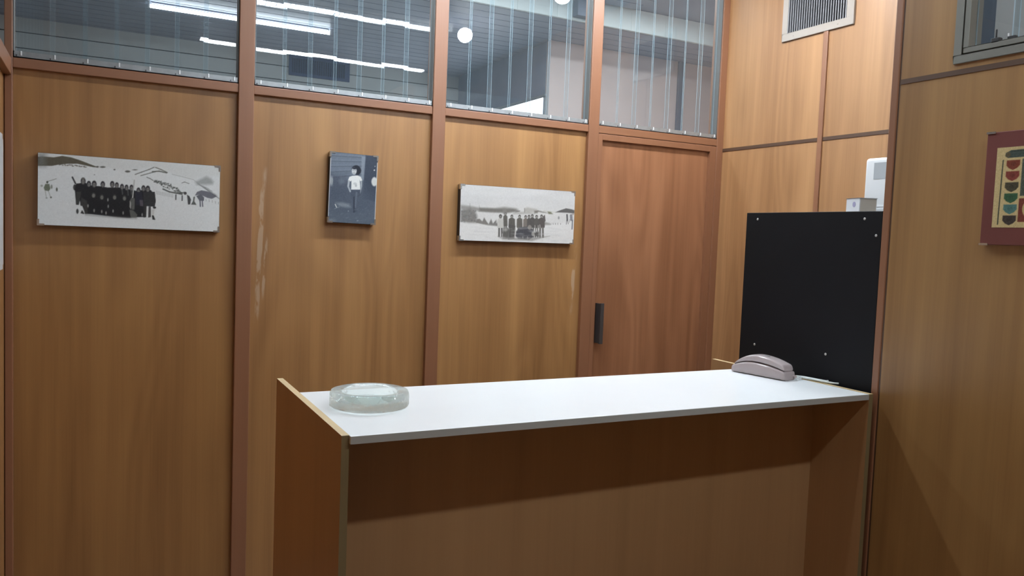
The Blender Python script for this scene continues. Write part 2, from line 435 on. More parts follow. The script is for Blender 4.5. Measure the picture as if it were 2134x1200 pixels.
# door
dr = sthing('door_1', (2.82, 3.74, -H), 'reddish teak door with a dark pull bar beside the right corner', 'door')
bm = B((2.410, 2.437, 3.7035, 3.77, -H, 0.584), (3.197, 3.243, 3.7035, 3.77, -H, 0.584), (2.437, 3.197, 3.7035, 3.77, 0.551, 0.584))
obj('door_frame', bevel(bm, 0.0015, 1), M['post'], dr)
obj('door_leaf', B((2.437, 3.197, WF, WF + 0.04, -H + 0.008, 0.551)), M['door'], dr)
hd = obj('handle', bevel(B((2.452, 2.474, 3.668, 3.676, -0.568, -0.342), (2.4525, 2.458, 3.6755, WF - .0005, -0.566, -0.344)), 0.0012, 2), M['handle'], dr)
tag(hd, 'dark pewter pull bar')

# right wall (return)
struct('wall_right', B((3.29, 3.34, -2.7, 3.80, -H, CZ)), M['return'], 'bright teak veneer wall at right behind the black cabinet', 'wall')
bm = bevel(B((3.280, 3.29, 2.958, 2.988, -H, 1.112)), 0.004, 2)
struct('trim_10', bm, M['post'], 'vertical batten under the air vent on the right wall', 'batten')
bm = B((3.2865, 3.29, 2.990, 3.70, 0.557, 0.575), (3.2865, 3.29, 0.8, 2.956, 0.557, 0.575))
struct('trim_11', bm, M['dark_trim'], 'dark horizontal strip across the bright right wall', 'strip')

# near partition on the right (faces the camera side)
NX = 2.05
PT = 1.14      # unseen top edge, kept low so the strip lights shine over it
bm = B((NX, NX + .05, -2.7, 1.573, -H, 0.483), (NX, NX + .05, 1.413, 1.573, 0.497, PT), (NX, NX + .05, -2.7, 1.413, 0.497, 0.512), (NX, NX + .05, -2.7, 0.45, 0.512, PT), (NX, NX + .05, 0.45, 1.413, 1.07, PT))
struct('wall_partition', bm, M['near'], 'teak partition at the right edge carrying the maroon picture', 'wall')
struct('trim_12', bevel(B((NX - 0.002, NX + .052, 1.579, 1.603, -H, PT)), 0.003, 2), M['post'], 'end post of the near right partition', 'post')
struct('trim_13', B((NX + 0.001, NX + .049, 1.573, 1.579, -H, PT), (NX - 0.002, NX + .049, -2.7, 1.573, 0.483, 0.497)), M['dark_trim'], 'dark strip under the side window of the near partition', 'strip')
# its aluminium window
w5 = sthing('window_5', (NX, 0.93, 0.512), 'aluminium louvre window at the top right corner', 'window')
Y0, Y1, Z0, Z1 = 0.45, 1.413, 0.512, 1.07
def ring(bm, y0, y1, z0, z1, t, xa, xb, mi=0):
    box(bm, xa, xb, y0, y1, z0, z0 + t, mi); box(bm, xa, xb, y0, y1, z1 - t, z1, mi)
    box(bm, xa, xb, y0, y0 + t, z0 + t, z1 - t, mi); box(bm, xa, xb, y1 - t, y1, z0 + t, z1 - t, mi)
bm = bmesh.new(); ring(bm, Y0, Y1, Z0, Z1, 0.021, NX - 0.006, NX + .05); ring(bm, Y0 + .025, Y1 - .025, Z0 + .025, Z1 - .025, 0.014, NX - 0.004, NX + .05)
obj('window_frame', bevel(bm, 0.0012, 1), M['alu_frame'], w5)
bm = bmesh.new(); ring(bm, Y0 + .021, Y1 - .021, Z0 + .021, Z1 - .021, 0.004, NX + 0.012, NX + .05)
obj('gasket', bm, M['blackmetal'], w5)
bm = bmesh.new(); yy = 1.373; k = 0
while yy > 0.52:
    xo = NX + (0.016 if k % 2 else 0.024)
    v, fs = box(bm, xo, xo + 0.005, yy - 0.112, yy, Z0 + 0.036, Z1 - 0.04)
    for q in (0, 1, 2, 4): fs[q].material_index = 1
    yy -= 0.101; k += 1
obj('glass_louvres', bm, [M['glass'], M['glass_edge']], w5)
bm = B((NX - 0.004, NX + .012, 1.292, 1.314, 0.548, 0.562), (NX + 0.002, NX + .007, 1.303, 1.307, 0.562, 0.585), (NX + 0.004, NX + .012, 1.314, 1.345, 0.548, 0.554))
lt = obj('latch', bevel(bm, 0.002, 2), M['clip'], w5); tag(lt, 'dark grey window crank')
bm = B((NX + 0.003, NX + 0.013, 1.255, 1.275, 0.548, 0.560), (NX + 0.003, NX + 0.006, 1.272, 1.275, 0.560, 0.568, 1))
obj('clip', bm, [M['clip'], M['clip_hi']], w5)

# left wall
LX = -0.337
bm = B((LX - .05, LX, -2.7, 3.80, -H, 0.58), (LX - .05, LX, -2.7, 1.0, 0.58, CZ))
struct('wall_left', bm, M['left'], 'teak panelled wall at the left edge', 'wall')
struct('trim_14', bevel(B((LX - .05, -0.311, 1.0, 3.6985, 0.556, 0.622)), 0.003, 2), M['post_y'], 'teak rail meeting the corner at the upper left edge', 'rail')
w6 = sthing('window_6', (LX, 2.3, 0.65), 'glass louvre window at the upper left edge', 'window')
bm = bmesh.new(); yy = 3.69; k = 0
while yy > 1.1:
    xo = LX - 0.03 + (0.010 if k % 2 else 0)
    v, fs = box(bm, xo, xo + .005, yy - .13, yy, 0.624, CZ - .03)
    for q in (0, 1, 2, 4): fs[q].material_index = 1
    yy -= .114; k += 1
obj('glass_louvres', bm, [M['glass'], M['glass_edge']], w6)
struct('wall_behind', B((LX - .05, 3.34, -2.75, -2.7, -H, CZ)), M['left'], 'teak wall behind the photographer', 'wall')
# store behind the partition
struct('wall_store', B((NX + .06, 3.285, 1.50, 1.55, -H, PT)), M['plaster'], 'pale grey wall seen through the aluminium window', 'wall')
bm = bevel(B((2.11, 2.245, 1.43, 1.495, -H, 1.05)), 0.004, 2)  # added block, its dark blue stands in for a reflection in the glass
tag(obj('locker', bm, M['bluelocker']), 'dark blue locker seen behind the aluminium window', 'locker')

# ================================================================== FAR ROOM (behind the louvres)
FZ = 1.53
bm = B((-3.2, 5.4, 4.90, 7.30, FZ + 0.018, FZ + 0.06, 1)); y = 4.915
while y < 7.25:
    box(bm, -3.2, 5.4, y, min(y + 0.122, 7.29), FZ, FZ + 0.018); y += 0.134
struct('ceiling_far', bm, [M['slatboard'], M['ceilgap']], 'grey slatted lower ceiling seen through the louvres', 'ceiling')
bm = B((-3.2, 5.4, 4.875, 4.90, FZ - 0.002, 1.684))
for x in np.arange(-3.1, 5.3, 0.31): box(bm, x, x + 0.305, 4.872, 4.875, FZ, 1.66)
struct('wall_fascia', bm, M['fascia'], 'pale fascia board seen through the louvres above the door', 'fascia')
struct('ceiling_passage', B((-3.2, 5.4, 3.80, 4.90, 1.688, 1.74)), M['slatboard'], 'grey ceiling of the passage behind the louvres', 'ceiling')
bm = B((-3.2, 3.09, 7.268, 7.32, -H, FZ + .05, 1)); z = FZ - 0.0
zz = FZ + 0.006
while zz > -H:
    box(bm, -3.2, 3.09, 7.25, 7.268, max(zz - 0.112, -H), zz); zz -= 0.1195
struct('wall_far', bm, [M['farboard'], M['ceilgap']], 'grey wall of horizontal boards beyond the louvres', 'wall')
struct('wall_far_right', B((3.08, 5.4, 5.46, 5.52, -H, FZ)), M['pinkwall'], 'warm grey wall seen through the louvres above the door', 'wall')
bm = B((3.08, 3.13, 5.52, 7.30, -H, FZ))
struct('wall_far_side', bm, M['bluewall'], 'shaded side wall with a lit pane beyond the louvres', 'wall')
struct('trim_15', bevel(B((4.31, 4.37, 5.435, 5.459, -H, FZ)), 0.004, 2), M['greybox'], 'slate grey upright strip on the wall beyond the door louvres', 'strip')
w7 = sthing('window_7', (3.08, 6.1, 0.3), 'bright white lit pane beyond the louvres above the right photo', 'window')
bm = B((3.066, 3.070, 5.53, 6.95, 0.30, 1.115)); obj('pane', bm, M['brightpane'], w7)
bm = bmesh.new(); ring(bm, 5.49, 6.97, 0.28, 1.125, 0.02, 3.060, 3.079); obj('window_frame', bevel(bm, 0.006, 3), M['alu'], w7)
struct('wall_far_left', B((-3.25, -3.2, 3.8, 7.3, -H, 1.74)), M['farboard'], 'grey end wall of the passage beyond the louvres', 'wall')
struct('wall_far_end', B((5.4, 5.45, 3.8, 7.3, -H, 1.74)), M['pinkwall'], 'plaster end wall of the passage behind the door', 'wall')
struct('wall_passage', B((3.34, 5.4, 3.76, 3.80, -H, 1.74), (-3.2, -0.402, 3.76, 3.80, -H, 1.74)), M['pinkwall'], 'plaster wall continuing the partition along the passage', 'wall')
# dark vent on the far wall
vt = thing('air_grille', (1.73, 7.25, 1.35), 'dark navy air grille on the far wall behind the louvres', 'vent')
bm = bmesh.new()
box(bm, 1.46, 2.00, 7.232, 7.249, 1.35, 1.375); box(bm, 1.46, 2.00, 7.232, 7.249, 1.50, 1.525); box(bm, 1.46, 1.485, 7.232, 7.249, 1.375, 1.50); box(bm, 1.955, 2.00, 7.232, 7.249, 1.375, 1.50)
obj('grille_frame', bm, M['navy'], vt)
bm = B((1.485, 1.955, 7.244, 7.249, 1.375, 1.50)); obj('grille_back', bm, M['navy_deep'], vt)
bm = bmesh.new()
for x in np.arange(1.495, 1.95, 0.02): box(bm, x, x + 0.006, 7.236, 7.244, 1.375, 1.50)
obj('grille_bars', bm, M['navy'], vt)
# grey box and light strip on the fascia
gb = bevel(B((2.91, 3.06, 4.80, 4.871, 1.545, 1.66)), 0.004, 2)
tag(obj('junction_box', gb, M['greybox']), 'slate grey box on the pale fascia behind the louvres', 'box')
# far fluorescent tube
ft = thing('fluorescent_ceiling_lamp', (0.92, 6.17, 1.50), 'long bare fluorescent tube glowing across the two left louvre windows', 'lamp')
bm = bmesh.new(); cyl(bm, (0.918, 6.17, 1.500), 'X', 0.0125, 1.25, 16); obj('tube', bm, M['fartube'], ft, True)
bm = bevel(B((0.30, 1.535, 6.160, 6.18, 1.519, 1.529)), 0.002, 1); obj('batten', bm, M['slatboard'], ft)
for x in (0.288, 1.548):
    obj('tube_holder', bevel(B((x - .006, x + .006, 6.155, 6.185, 1.485, 1.529)), 0.002, 1), M['white'], ft)

# ================================================================== LAMPS OF THE OFFICE (seen mirrored in the louvres)
def strip_lamp(x0, x1, y, label, mat='tube'):
    t = thing('ceiling_light', ((x0 + x1) / 2, y, 1.62), label, 'lamp', 'louvred strip lights on the office ceiling')
    bm = B((x0 - .03, x1 + .03, y - .050, y + .050, 1.6245, 1.668), (x0 - .03, x0 - .004, y - .050, y + .050, 1.610, 1.6245), (x1 + .004, x1 + .03, y - .050, y + .050, 1.610, 1.6245))
    obj('housing', bm, M['white'], t)
    obj('diffuser', B((x0, x1, y - .040, y + .040, 1.612, 1.624)), M[mat], t)
    bm = bmesh.new()
    for x in np.arange(x0 + .03, x1, 0.036): box(bm, x, x + 0.0032, y - .042, y + .042, 1.610, 1.6245)
    obj('louvre', bm, M['blackmetal'], t)
strip_lamp(0.84, 2.42, 1.435, 'louvred strip light on the ceiling above the counter front')
strip_lamp(0.79, 2.78, -0.107, 'louvred strip light on the ceiling near the camera', 'tube_front')
strip_lamp(0.85, 2.84, 2.977, 'louvred strip light on the ceiling nearest the glass louvres', 'tube_near')
def globe(x, y, z, mat, label):
    t = thing('globe_lamp', (x, y, CZ), label, 'lamp', 'round globe lamps')
    bm = bmesh.new(); sphere(bm, (x, y, z), 0.056, 32); obj('globe', bm, mat, t, True)
    bm = bmesh.new(); cyl(bm, (x, y, (z + .05 + CZ) / 2), 'Z', 0.02, CZ - z - .05, 20); cyl(bm, (x, y, CZ - .008), 'Z', 0.05, 0.016, 24); obj('socket', bm, M['white'], t, True)
globe(2.61, 2.944, 1.555, M['globe'], 'round globe lamp near the back partition and the door')
globe(2.49, 1.64, 1.555, M['globe_weak'], 'round globe lamp above the black cabinet')

# ================================================================== COUNTER
ct = thing('reception_counter', (1.24, 1.93, -H), 'reception counter with white top between teak side panels', 'counter')
def side_panel(x0, x1, y0, y1, ztop):
    bm = bmesh.new(); v, fs = box(bm, x0, x1, y0, y1, -H, ztop)
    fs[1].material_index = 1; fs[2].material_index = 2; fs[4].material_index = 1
    return bm
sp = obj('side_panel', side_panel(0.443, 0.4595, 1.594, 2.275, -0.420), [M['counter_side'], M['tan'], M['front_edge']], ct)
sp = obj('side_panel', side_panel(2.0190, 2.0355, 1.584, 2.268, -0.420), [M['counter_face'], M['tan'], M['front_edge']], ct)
wt = obj('worktop', bevel(B((0.4595, 2.0190, 1.5855, 2.064, -0.4375, -0.4205)), 0.0012, 2), M['laminate'], ct); tag(wt, 'white laminate worktop')
tag(obj('edge_strip', B((0.4597, 2.0188, 1.5845, 1.5855, -0.4373, -0.4210)), M['edgegrey'], wt), 'grey edge strip')
obj('front_panel', B((0.4595, 2.0190, 1.785, 1.803, -H, -0.4375)), M['counter_face'], ct)

# ashtray
at = bmesh.new(); cx, cy, zb = 0.583, 1.858, -0.4203
prof = [(0.001, 0.0), (0.086, 0.0), (0.0925, 0.0015)] + [(0.0955, 0.0035 + 0.0022 * i) for i in range(9)] + [(0.0955, 0.026), (0.0947, 0.033), (0.092, 0.0385), (0.087, 0.040), (0.072, 0.0385), (0.067, 0.036), (0.063, 0.026), (0.058, 0.016), (0.048, 0.013), (0.001, 0.0125)]
SEG = 200; rows = []
R_ = random.Random(3)
peb = [(R_.uniform(0, 2 * math.pi), R_.uniform(0.002, 0.021), R_.uniform(0.003, 0.0055)) for _ in range(260)]
for i, (r, z) in enumerate(prof):
    row = []
    for k in range(SEG):
        t = 2 * math.pi * k / SEG; rr = r
        if 2 <= i <= 11:
            h = 0.0
            for (tp_, zp, rp_) in peb:
                da = (t - tp_ + math.pi) % (2 * math.pi) - math.pi
                if abs(da) < 0.07:
                    d = math.hypot(da * 0.095, z - zp) / rp_
                    if d < 1: h = max(h, (1 - d * d) * 0.0017)
            rr = r - 0.0015 + h
        row.append(at.verts.new((cx + rr * math.cos(t), cy + rr * math.sin(t), zb + z + H)))
    rows.append(row)
for q, w in zip(rows, rows[1:]):
    for k in range(SEG): at.faces.new((q[k], q[(k + 1) % SEG], w[(k + 1) % SEG], w[k]))
at.faces.new(rows[0][::-1]); at.faces.new(rows[-1])
a = obj('ashtray', at, M['ashglass'], None, True); tag(a, 'round clear glass ashtray on the left end of the white worktop', 'ashtray')

# telephone
PH = (1.937, 1.932, -0.420)
tp = thing('telephone', PH, 'mauve grey slim telephone on the right end of the white worktop', 'telephone')
ax = Vector((0.030, -0.1700, 0)).normalized(); sd = Vector((0.1700, 0.030, 0)).normalized()
def loft(L, nT, wf, z0f, z1f, p=4.5, off=0.0, nS=36):
    bm = bmesh.new(); rings = []
    for i in range(nT + 1):
        t = i / nT; w, za, zb_ = wf(t) / 2, z0f(t), z1f(t)
        c = Vector((PH[0], PH[1], PH[2] + H)) + ax * ((t - 0.5) * L + off)
        row = []
        for k in range(nS):
            a_ = 2 * math.pi * k / nS; ca, sa = math.cos(a_), math.sin(a_)
            x = math.copysign(abs(ca) ** (2 / p), ca) * w; z = math.copysign(abs(sa) ** (2 / p), sa)
            row.append(bm.verts.new(c + sd * x + Vector((0, 0, (za + zb_) / 2 + z * (zb_ - za) / 2))))
        rings.append(row)
    for q, w_ in zip(rings, rings[1:]):
        for k in range(nS): bm.faces.new((q[k], q[(k + 1) % nS], w_[(k + 1) % nS], w_[k]))
    bm.faces.new(rings[0]); bm.faces.new(rings[-1][::-1])
    return bm
def interp(pts):
    def f(t):
        for (a_, u), (b_, v_) in zip(pts, pts[1:]):
            if t <= b_:
                s = (t - a_) / (b_ - a_); s = s * s * (3 - 2 * s); return u + (v_ - u) * s
        return pts[-1][1]
    return f
def arch(h0, hm, h1, tm=0.42):
    return lambda t: (h0 + (hm - h0) * (1 - ((tm - t) / tm) ** 2)) if t < tm else (h1 + (hm - h1) * (1 - ((t - tm) / (1 - tm)) ** 2))
endw = lambda W, e=0.035: (lambda t: W * (1 - 0.16 * max(0, 1 - t / e) ** 2 - 0.16 * max(0, 1 - (1 - t) / e) ** 2))
base_top = arch(0.022, 0.043, 0.027)
obj('phone_base', loft(0.205, 60, endw(0.064), lambda t: 0.0006 + 0.003 * max(0, 1 - t / .03) ** 2, lambda t: base_top(t) - 0.006 * (max(0, 1 - t / .03) ** 2 + max(0, 1 - (1 - t) / .025) ** 2), 6), M['phone'], tp, True)
hs_top = arch(0.030, 0.068, 0.046, 0.45)
hs = obj('handset', loft(0.192, 60, endw(0.056, .05), lambda t: base_top(0.03 + .94 * t) + 0.0008, lambda t: hs_top(t) - 0.009 * (max(0, 1 - t / .06) ** 2 + max(0, 1 - (1 - t) / .05) ** 2), 4.2, 0.001), M['phone'], tp, True)
bc = Vector(PH) + ax * (0.115 - 0.1025) * 1.0
bm = bmesh.new(); sphere(bm, (bc.x, bc.y, PH[2] + 0.0655), 0.010, 20, (1.0, 1.5, 0.35)); obj('button', bm, M['phone_dark'], hs, True)
e0 = Vector(PH) + ax * 0.100 + sd * 0.022
bm = bmesh.new()
pts = spline([(e0.x, e0.y, PH[2] + .012), (e0.x + .012, e0.y - .012, PH[2] + .007), (e0.x + .028, e0.y - .005, PH[2] + .005), (2.016, 1.835, PH[2] + .006), (2.028, 1.800, PH[2] + .005), (2.033, 1.760, PH[2] + .0045), (2.044, 1.735, PH[2] + .004), (2.054, 1.725, PH[2] + .004)], 8)
tube(bm, pts, 0.0032)
pts = spline([(e0.x + .002, e0.y + .004, PH[2] + .016), (e0.x + .02, e0.y + .015, PH[2] + .010), (2.010, 1.868, PH[2] + .006), (2.025, 1.835, PH[2] + .0065), (2.032, 1.800, PH[2] + .006), (2.042, 1.77, PH[2] + .005), (2.053, 1.765, PH[2] + .005)], 8)
tube(bm, pts, 0.0034)
tag(obj('phone_cord', bm, M['cord'], tp, True), 'pale grey cord')
bm = bmesh.new(); cyl(bm, (e0.x, e0.y - .004, PH[2] + .012), 'Y', 0.005, 0.014, 16); obj('plug', bm, M['phone'], tp, True)

# ================================================================== BLACK CABINET AND BOXES
cb = thing('cabinet', (2.4, 1.89, -H), 'tall black cabinet standing beyond the right end of the counter', 'cabinet')
obj('cabinet_body', bevel(B((2.066, 2.80, 1.612, 2.169, -H, 0.119)), 0.002, 1), M['blackmetal'], cb)
pn = obj('back_panel', bevel(B((2.058, 2.0655, 1.610, 2.171, -H + .05, 0.121)), 0.001, 1), M['black'], cb)
for (y_, z_) in ((2.116, 0.098), (1.672, 0.098), (1.628, 0.048), (2.097, -0.343), (1.786, -0.332)):
    bm = bmesh.new(); sphere(bm, (2.0575, y_, z_), 0.0042, 16, (0.4, 1, 1)); obj('screw', bm, M['screw'], pn, True)
sb = thing('carton', (2.37, 1.95, 0.119), 'small white carton with a lavender dot on top of the black cabinet', 'box')
c0 = Vector((2.33, 1.918)); dl = Vector((0.03, 0.082)).normalized(); drr = Vector((0.082, -0.03)).normalized()
def quadbox(c, u, lu, v, lv, z0, z1):
    bm = bmesh.new(); P = [c, c + u * lu, c + u * lu + v * lv, c + v * lv]
    lo = [bm.verts.new((p.x, p.y, z0 + H)) for p in P]; hi = [bm.verts.new((p.x, p.y, z1 + H)) for p in P]
    bm.faces.new(lo); bm.faces.new(hi[::-1])
    fs = [bm.faces.new((lo[k], lo[(k + 1) % 4], hi[(k + 1) % 4], hi[k])) for k in range(4)]
    fs[3].material_index = 1
    return bm
obj('carton_body', bevel(quadbox(c0, dl, 0.087, drr, 0.064, 0.1195, 0.184), 0.0025, 2), [M['whitecard'], M['beigecard']], sb)
lc = c0 + dl * 0.034
bm = bmesh.new()
bmesh.ops.create_cone(bm, cap_ends=True, segments=28, radius1=0.0095, radius2=0.0095, depth=0.0008,
    matrix=Matrix.Translation((lc.x - drr.x * .0004, lc.y - drr.y * .0004, 0.162 + H)) @ Vector((-drr.x, -drr.y, 0)).to_track_quat('Z', 'Y').to_matrix().to_4x4())
obj('emblem', bm, M['lavender'], sb)
wb = thing('appliance', (2.58, 1.86, 0.119), 'taller white plastic appliance behind the small carton on the black cabinet', 'appliance')
obj('housing', bevel(B((2.50, 2.64, 1.66, 2.045, 0.1195, 0.340)), 0.012, 4), M['white'], wb, True)
obj('grey_window', B((2.4992, 2.502, 1.70, 2.005, 0.262, 0.322)), M['greylabel'], wb)
bm = bmesh.new()
for z in (0.142, 0.152, 0.162): box(bm, 2.4985, 2.502, 1.70, 1.99, z, z + .004)
obj('ribs', bm, M['white'], wb)

# ================================================================== VENT ON THE RIGHT WALL
rv = thing('air_vent', (3.285, 3.04, 1.112), 'beige metal air vent with upright slats on the right wall', 'vent')
y0, y1, z0, z1 = 2.806, 3.272, 1.112, 1.40
bm = B((3.279, 3.29, y0, y1, z0, z0 + .040), (3.279, 3.29, y0, y1, z1 - .04, z1), (3.279, 3.29, y0, y0 + .045, z0 + .04, z1 - .04), (3.279, 3.29, y1 - .035, y1, z0 + .04, z1 - .04))
obj('vent_frame', bevel(bm, 0.0015, 1), M['vent'], rv)
obj('vent_back', B((3.2888, 3.2896, y0 + .045, y1 - .035, z0 + .04, z1 - .04)), M['vent_dark'], rv)
n = 25
for k in range(n):
    yk = y0 + .05 + (y1 - y0 - .09) * k / (n - 1)
    bm = bmesh.new(); v, fs = box(bm, 3.2795, 3.2845, yk - .0024, yk + .0024, z0 + .04, z1 - .04)
    bmesh.ops.rotate(bm, verts=v, cent=(3.284, yk, 1.25 + H), matrix=Matrix.Rotation(math.radians(8), 3, 'Z'))
    obj('slat', bm, M['vent_slat'], rv)
for yk in (2.90, 3.19):
    bm = bmesh.new(); sphere(bm, (3.279, yk, z0 + .019), 0.0035, 12, (0.4, 1, 1)); obj('screw', bm, M['vent'], rv, True)

# ================================================================== PICTURES
def mounted(name, x0, x1, z0, z1, cv, label, roll, clips, yf=3.690):
    t = thing(name, ((x0 + x1) / 2, WF, (z0 + z1) / 2), label, 'photo')
    bm = bevel(B((x0, x1, yf, WF - .0005, z0, z1)), 0.001, 1)
    obj('board', bm, M['board_edge'], t)
    print_mesh('print', cv, x0 + .001, x1 - .001, z0 + .001, z1 - .001, yf - .0006, M['print'], t)
    for q in clips:
        sx = x0 if 'l' in q else x1; sz = z0 if 'b' in q else z1
        dx = 1 if 'l' in q else -1; dz = 1 if 'b' in q else -1
        bm = bmesh.new(); l, w = 0.024, 0.006
        def bb(a, c, e, f, ya, yb): box(bm, min(a, c), max(a, c), ya, yb, min(e, f), max(e, f))
        bb(sx - dx * .001, sx + dx * l, sz - dz * .001, sz + dz * w, yf - .002, yf - .0008)
        bb(sx - dx * .001, sx + dx * w, sz + dz * w, sz + dz * l, yf - .002, yf - .0008)
        bb(sx - dx * .001, sx + dx * l, sz - dz * .0018, sz - dz * .001, yf - .002, yf + .022)
        bb(sx - dx * .0018, sx - dx * .001, sz - dz * .001, sz + dz * l, yf - .002, yf + .022)
        obj('corner_clip', bm, M['bracket'], t)
    t.rotation_euler = (0, math.radians(roll), 0)
    return t

# wide ski photo on the left
c = Canvas(340, 140, [(95, 92), (2030, 228), (90, 850), (2005, 930)], (216, 221, 222))
c.poly([(80, 80), (700, 120), (2060, 215), (2060, 330), (1700, 360), (1440, 290), (1250, 235), (1000, 280), (700, 235), (400, 140), (80, 150)], (208, 212, 211), 0.8, 6)
c.poly([(90, 135), (160, 133), (250, 140), (330, 124), (420, 138), (520, 172), (620, 212), (700, 243), (640, 240), (560, 222), (480, 205), (380, 207), (300, 215), (230, 230), (90, 230)], (92, 88, 76))
c.poly([(90, 95), (170, 98), (165, 232), (90, 232)], (118, 122, 120), 0.7, 12)
for k in range(26): c.ell(300 + k * 11 + c.rng.uniform(-8, 8), 212 + k * .9 + c.rng.uniform(-4, 8), 9, 5, (95, 92, 84), 0.7)
for (x, y_, rx, ry) in ((740, 238, 28, 9), (686, 236, 14, 9), (862, 265, 10, 7), (1000, 284, 28, 11), (1078, 266, 25, 5), (655, 320, 5, 4)): c.ell(x, y_, rx, ry, (84, 84, 80), 0.9)
def scrib(pts, w, col, op=0.9):
    for p, q in zip(pts, pts[1:]): c.line(p, q, w, col, op)
scrib([(1080, 315), (1150, 290), (1230, 262), (1285, 238)], 9, (105, 107, 103)); scrib([(1140, 328), (1240, 300), (1300, 285)], 9, (110, 112, 108))
scrib([(1300, 240), (1360, 262), (1430, 294)], 9, (96, 96, 88)); scrib([(1265, 285), (1340, 280), (1420, 297)], 12, (84, 86, 80)); scrib([(1205, 345), (1240, 358), (1275, 380)], 8, (100, 102, 100))
for k in range(90):
    t = k / 89; x = 1290 + 310 * t; y_ = 390 + 130 * t
    c.ell(x + c.rng.uniform(-14, 14), y_ + c.rng.uniform(-30, 8) * (0.5 + math.sin(t * 3.1)), c.rng.uniform(5, 13), c.rng.uniform(4, 8), (88, 92, 90), 0.75)
scrib([(1380, 470), (1450, 500), (1590, 525)], 14, (72, 76, 74))
c.poly([(1740, 395), (1800, 365), (1870, 335), (1925, 360), (1950, 395), (1940, 420), (1860, 425), (1760, 425)], (150, 155, 155), 0.8, 6)
scrib([(1480, 312), (1600, 340), (1720, 370), (1790, 420)], 5, (150, 154, 152), 0.7); scrib([(1590, 405), (1620, 395), (1670, 412)], 7, (110, 112, 112))
for k in range(34): c.line((1760 + k * 5, 410 + k * 3.2), (1850 + k * 5 + c.rng.uniform(0, 40), 455 + k * 4.0), 3.5, (130, 134, 136), 0.5)
for k in range(12): c.line((1310 + k * 16, 490 + k * 3), (1306 + k * 16, 525 + k * 3), 3.5, (130, 132, 130), 0.7)
for k in range(5): c.line((1860 + 36 * k, 575 + 9 * k), (1862 + 36 * k, 600 + 8 * k), 4, (110, 112, 112), 0.8)
for x, y_ in ((1522, 555), (1592, 565)): c.line((x, y_ - 22), (x - 2, y_ + 26), 13, (70, 72, 74))
c.ell(1625, 515, 18, 16, (75, 76, 76)); c.poly([(1645, 530), (1672, 545), (1690, 580), (1680, 634), (1655, 636), (1650, 575)], (72, 74, 76)); c.poly([(1690, 636), (1712, 600), (1718, 555), (1736, 550), (1728, 600), (1752, 640)], (90, 94, 92))
c.poly([(1735, 540), (1760, 500), (1810, 484), (1880, 495), (1960, 530), (1990, 548), (1930, 575), (1880, 566), (1830, 545), (1790, 530)], (92, 94, 104), 0.85); c.poly([(1750, 545), (1800, 525), (1840, 560), (1838, 596), (1785, 595)], (100, 104, 112))
c.line((1792, 590), (1796, 655), 14, (98, 100, 112)); c.line((1818, 590), (1822, 655), 13, (98, 100, 112))
c.line((185, 395), (272, 365), 5, (120, 124, 116)); c.ell(184, 402, 10, 13, (82, 86, 76)); c.poly([(165, 420), (205, 420), (215, 470), (200, 495), (160, 490), (150, 460)], (110, 118, 104)); c.line((165, 500), (175, 560), 8, (150, 156, 150), 0.7); c.line((195, 495), (218, 565), 8, (150, 156, 150), 0.7); c.ell(220, 562, 8, 9, (88, 92, 84)); c.ell(178, 568, 9, 4, (110, 114, 108)); c.ell(277, 478, 9, 20, (88, 92, 84)); c.ell(226, 450, 9, 22, (112, 118, 108), 0.8); c.ell(130, 440, 12, 12, (130, 136, 128), 0.6)
dk = (36, 38, 42)
c.line((432, 348), (462, 412), 16, (58, 60, 62)); c.ell(457, 455, 18, 32, (70, 72, 72))
c.poly([(470, 415), (560, 405), (640, 440), (700, 440), (790, 455), (900, 452), (1000, 470), (1090, 490), (1160, 480), (1245, 480), (1290, 530), (1296, 600), (1290, 650), (1240, 650), (1180, 640), (1185, 770), (1100, 770), (1010, 780), (880, 770), (700, 748), (610, 738), (560, 735), (530, 650), (512, 645), (506, 590), (494, 640), (468, 638), (462, 560), (455, 470)], dk, 1, 1.5)
c.poly([(470, 500), (520, 500), (506, 592), (494, 638), (468, 636)], (62, 64, 64)); c.poly([(520, 560), (580, 600), (585, 735), (555, 738), (545, 655), (515, 650)], (66, 66, 66), 0.8)
c.ell(481, 708, 12, 26, (60, 62, 62)); c.poly([(512, 728), (528, 694), (550, 730), (545, 738)], (52, 54, 54))
for (x, y_, f_) in ((540, 388, 1.15), (598, 418, 1), (652, 420, 1.15), (740, 422, 1.05), (838, 420, 1.05), (886, 430, .95), (940, 447, .95), (988, 455, .95), (1040, 457, 1), (1115, 487, 1), (1168, 463, 1), (1215, 470, 1.1)):
    c.ell(x, y_, 22 * f_, 33 * f_, (52, 52, 58)); c.ell(x, y_ + 8, 14 * f_, 21 * f_, (138, 139, 136), 0.85); c.ell(x, y_ + 4, 11 * f_, 4, (84, 84, 82), 0.7); c.ell(x, y_ + 20, 6, 3, (92, 90, 88), 0.6)
c.ell(540, 366, 15, 12, (112, 112, 106))
for (x, y_) in ((645, 537), (730, 557), (862, 557), (965, 567)):
    c.ell(x, y_, 22, 30, (60, 62, 62)); c.ell(x, y_ + 4, 15, 21, (124, 125, 120), 0.9); c.poly([(x - 48, y_ + 60), (x, y_ + 28), (x + 48, y_ + 60), (x + 52, y_ + 180), (x - 52, y_ + 180)], (33, 35, 39), 0.9)
for (x, y_) in ((940, 470), (1000, 480), (1035, 470)): c.line((x, y_), (x + 5, y_ + 55), 11, (104, 108, 108), 0.7)
c.line((1070, 378), (1052, 560), 13, (176, 180, 178)); c.poly([(1018, 600), (1040, 560), (1075, 570), (1070, 690), (1045, 690), (1030, 640)], (120, 122, 118), 0.7); c.poly([(1022, 590), (1018, 660), (1034, 690), (1032, 620)], (185, 188, 186), 0.8)
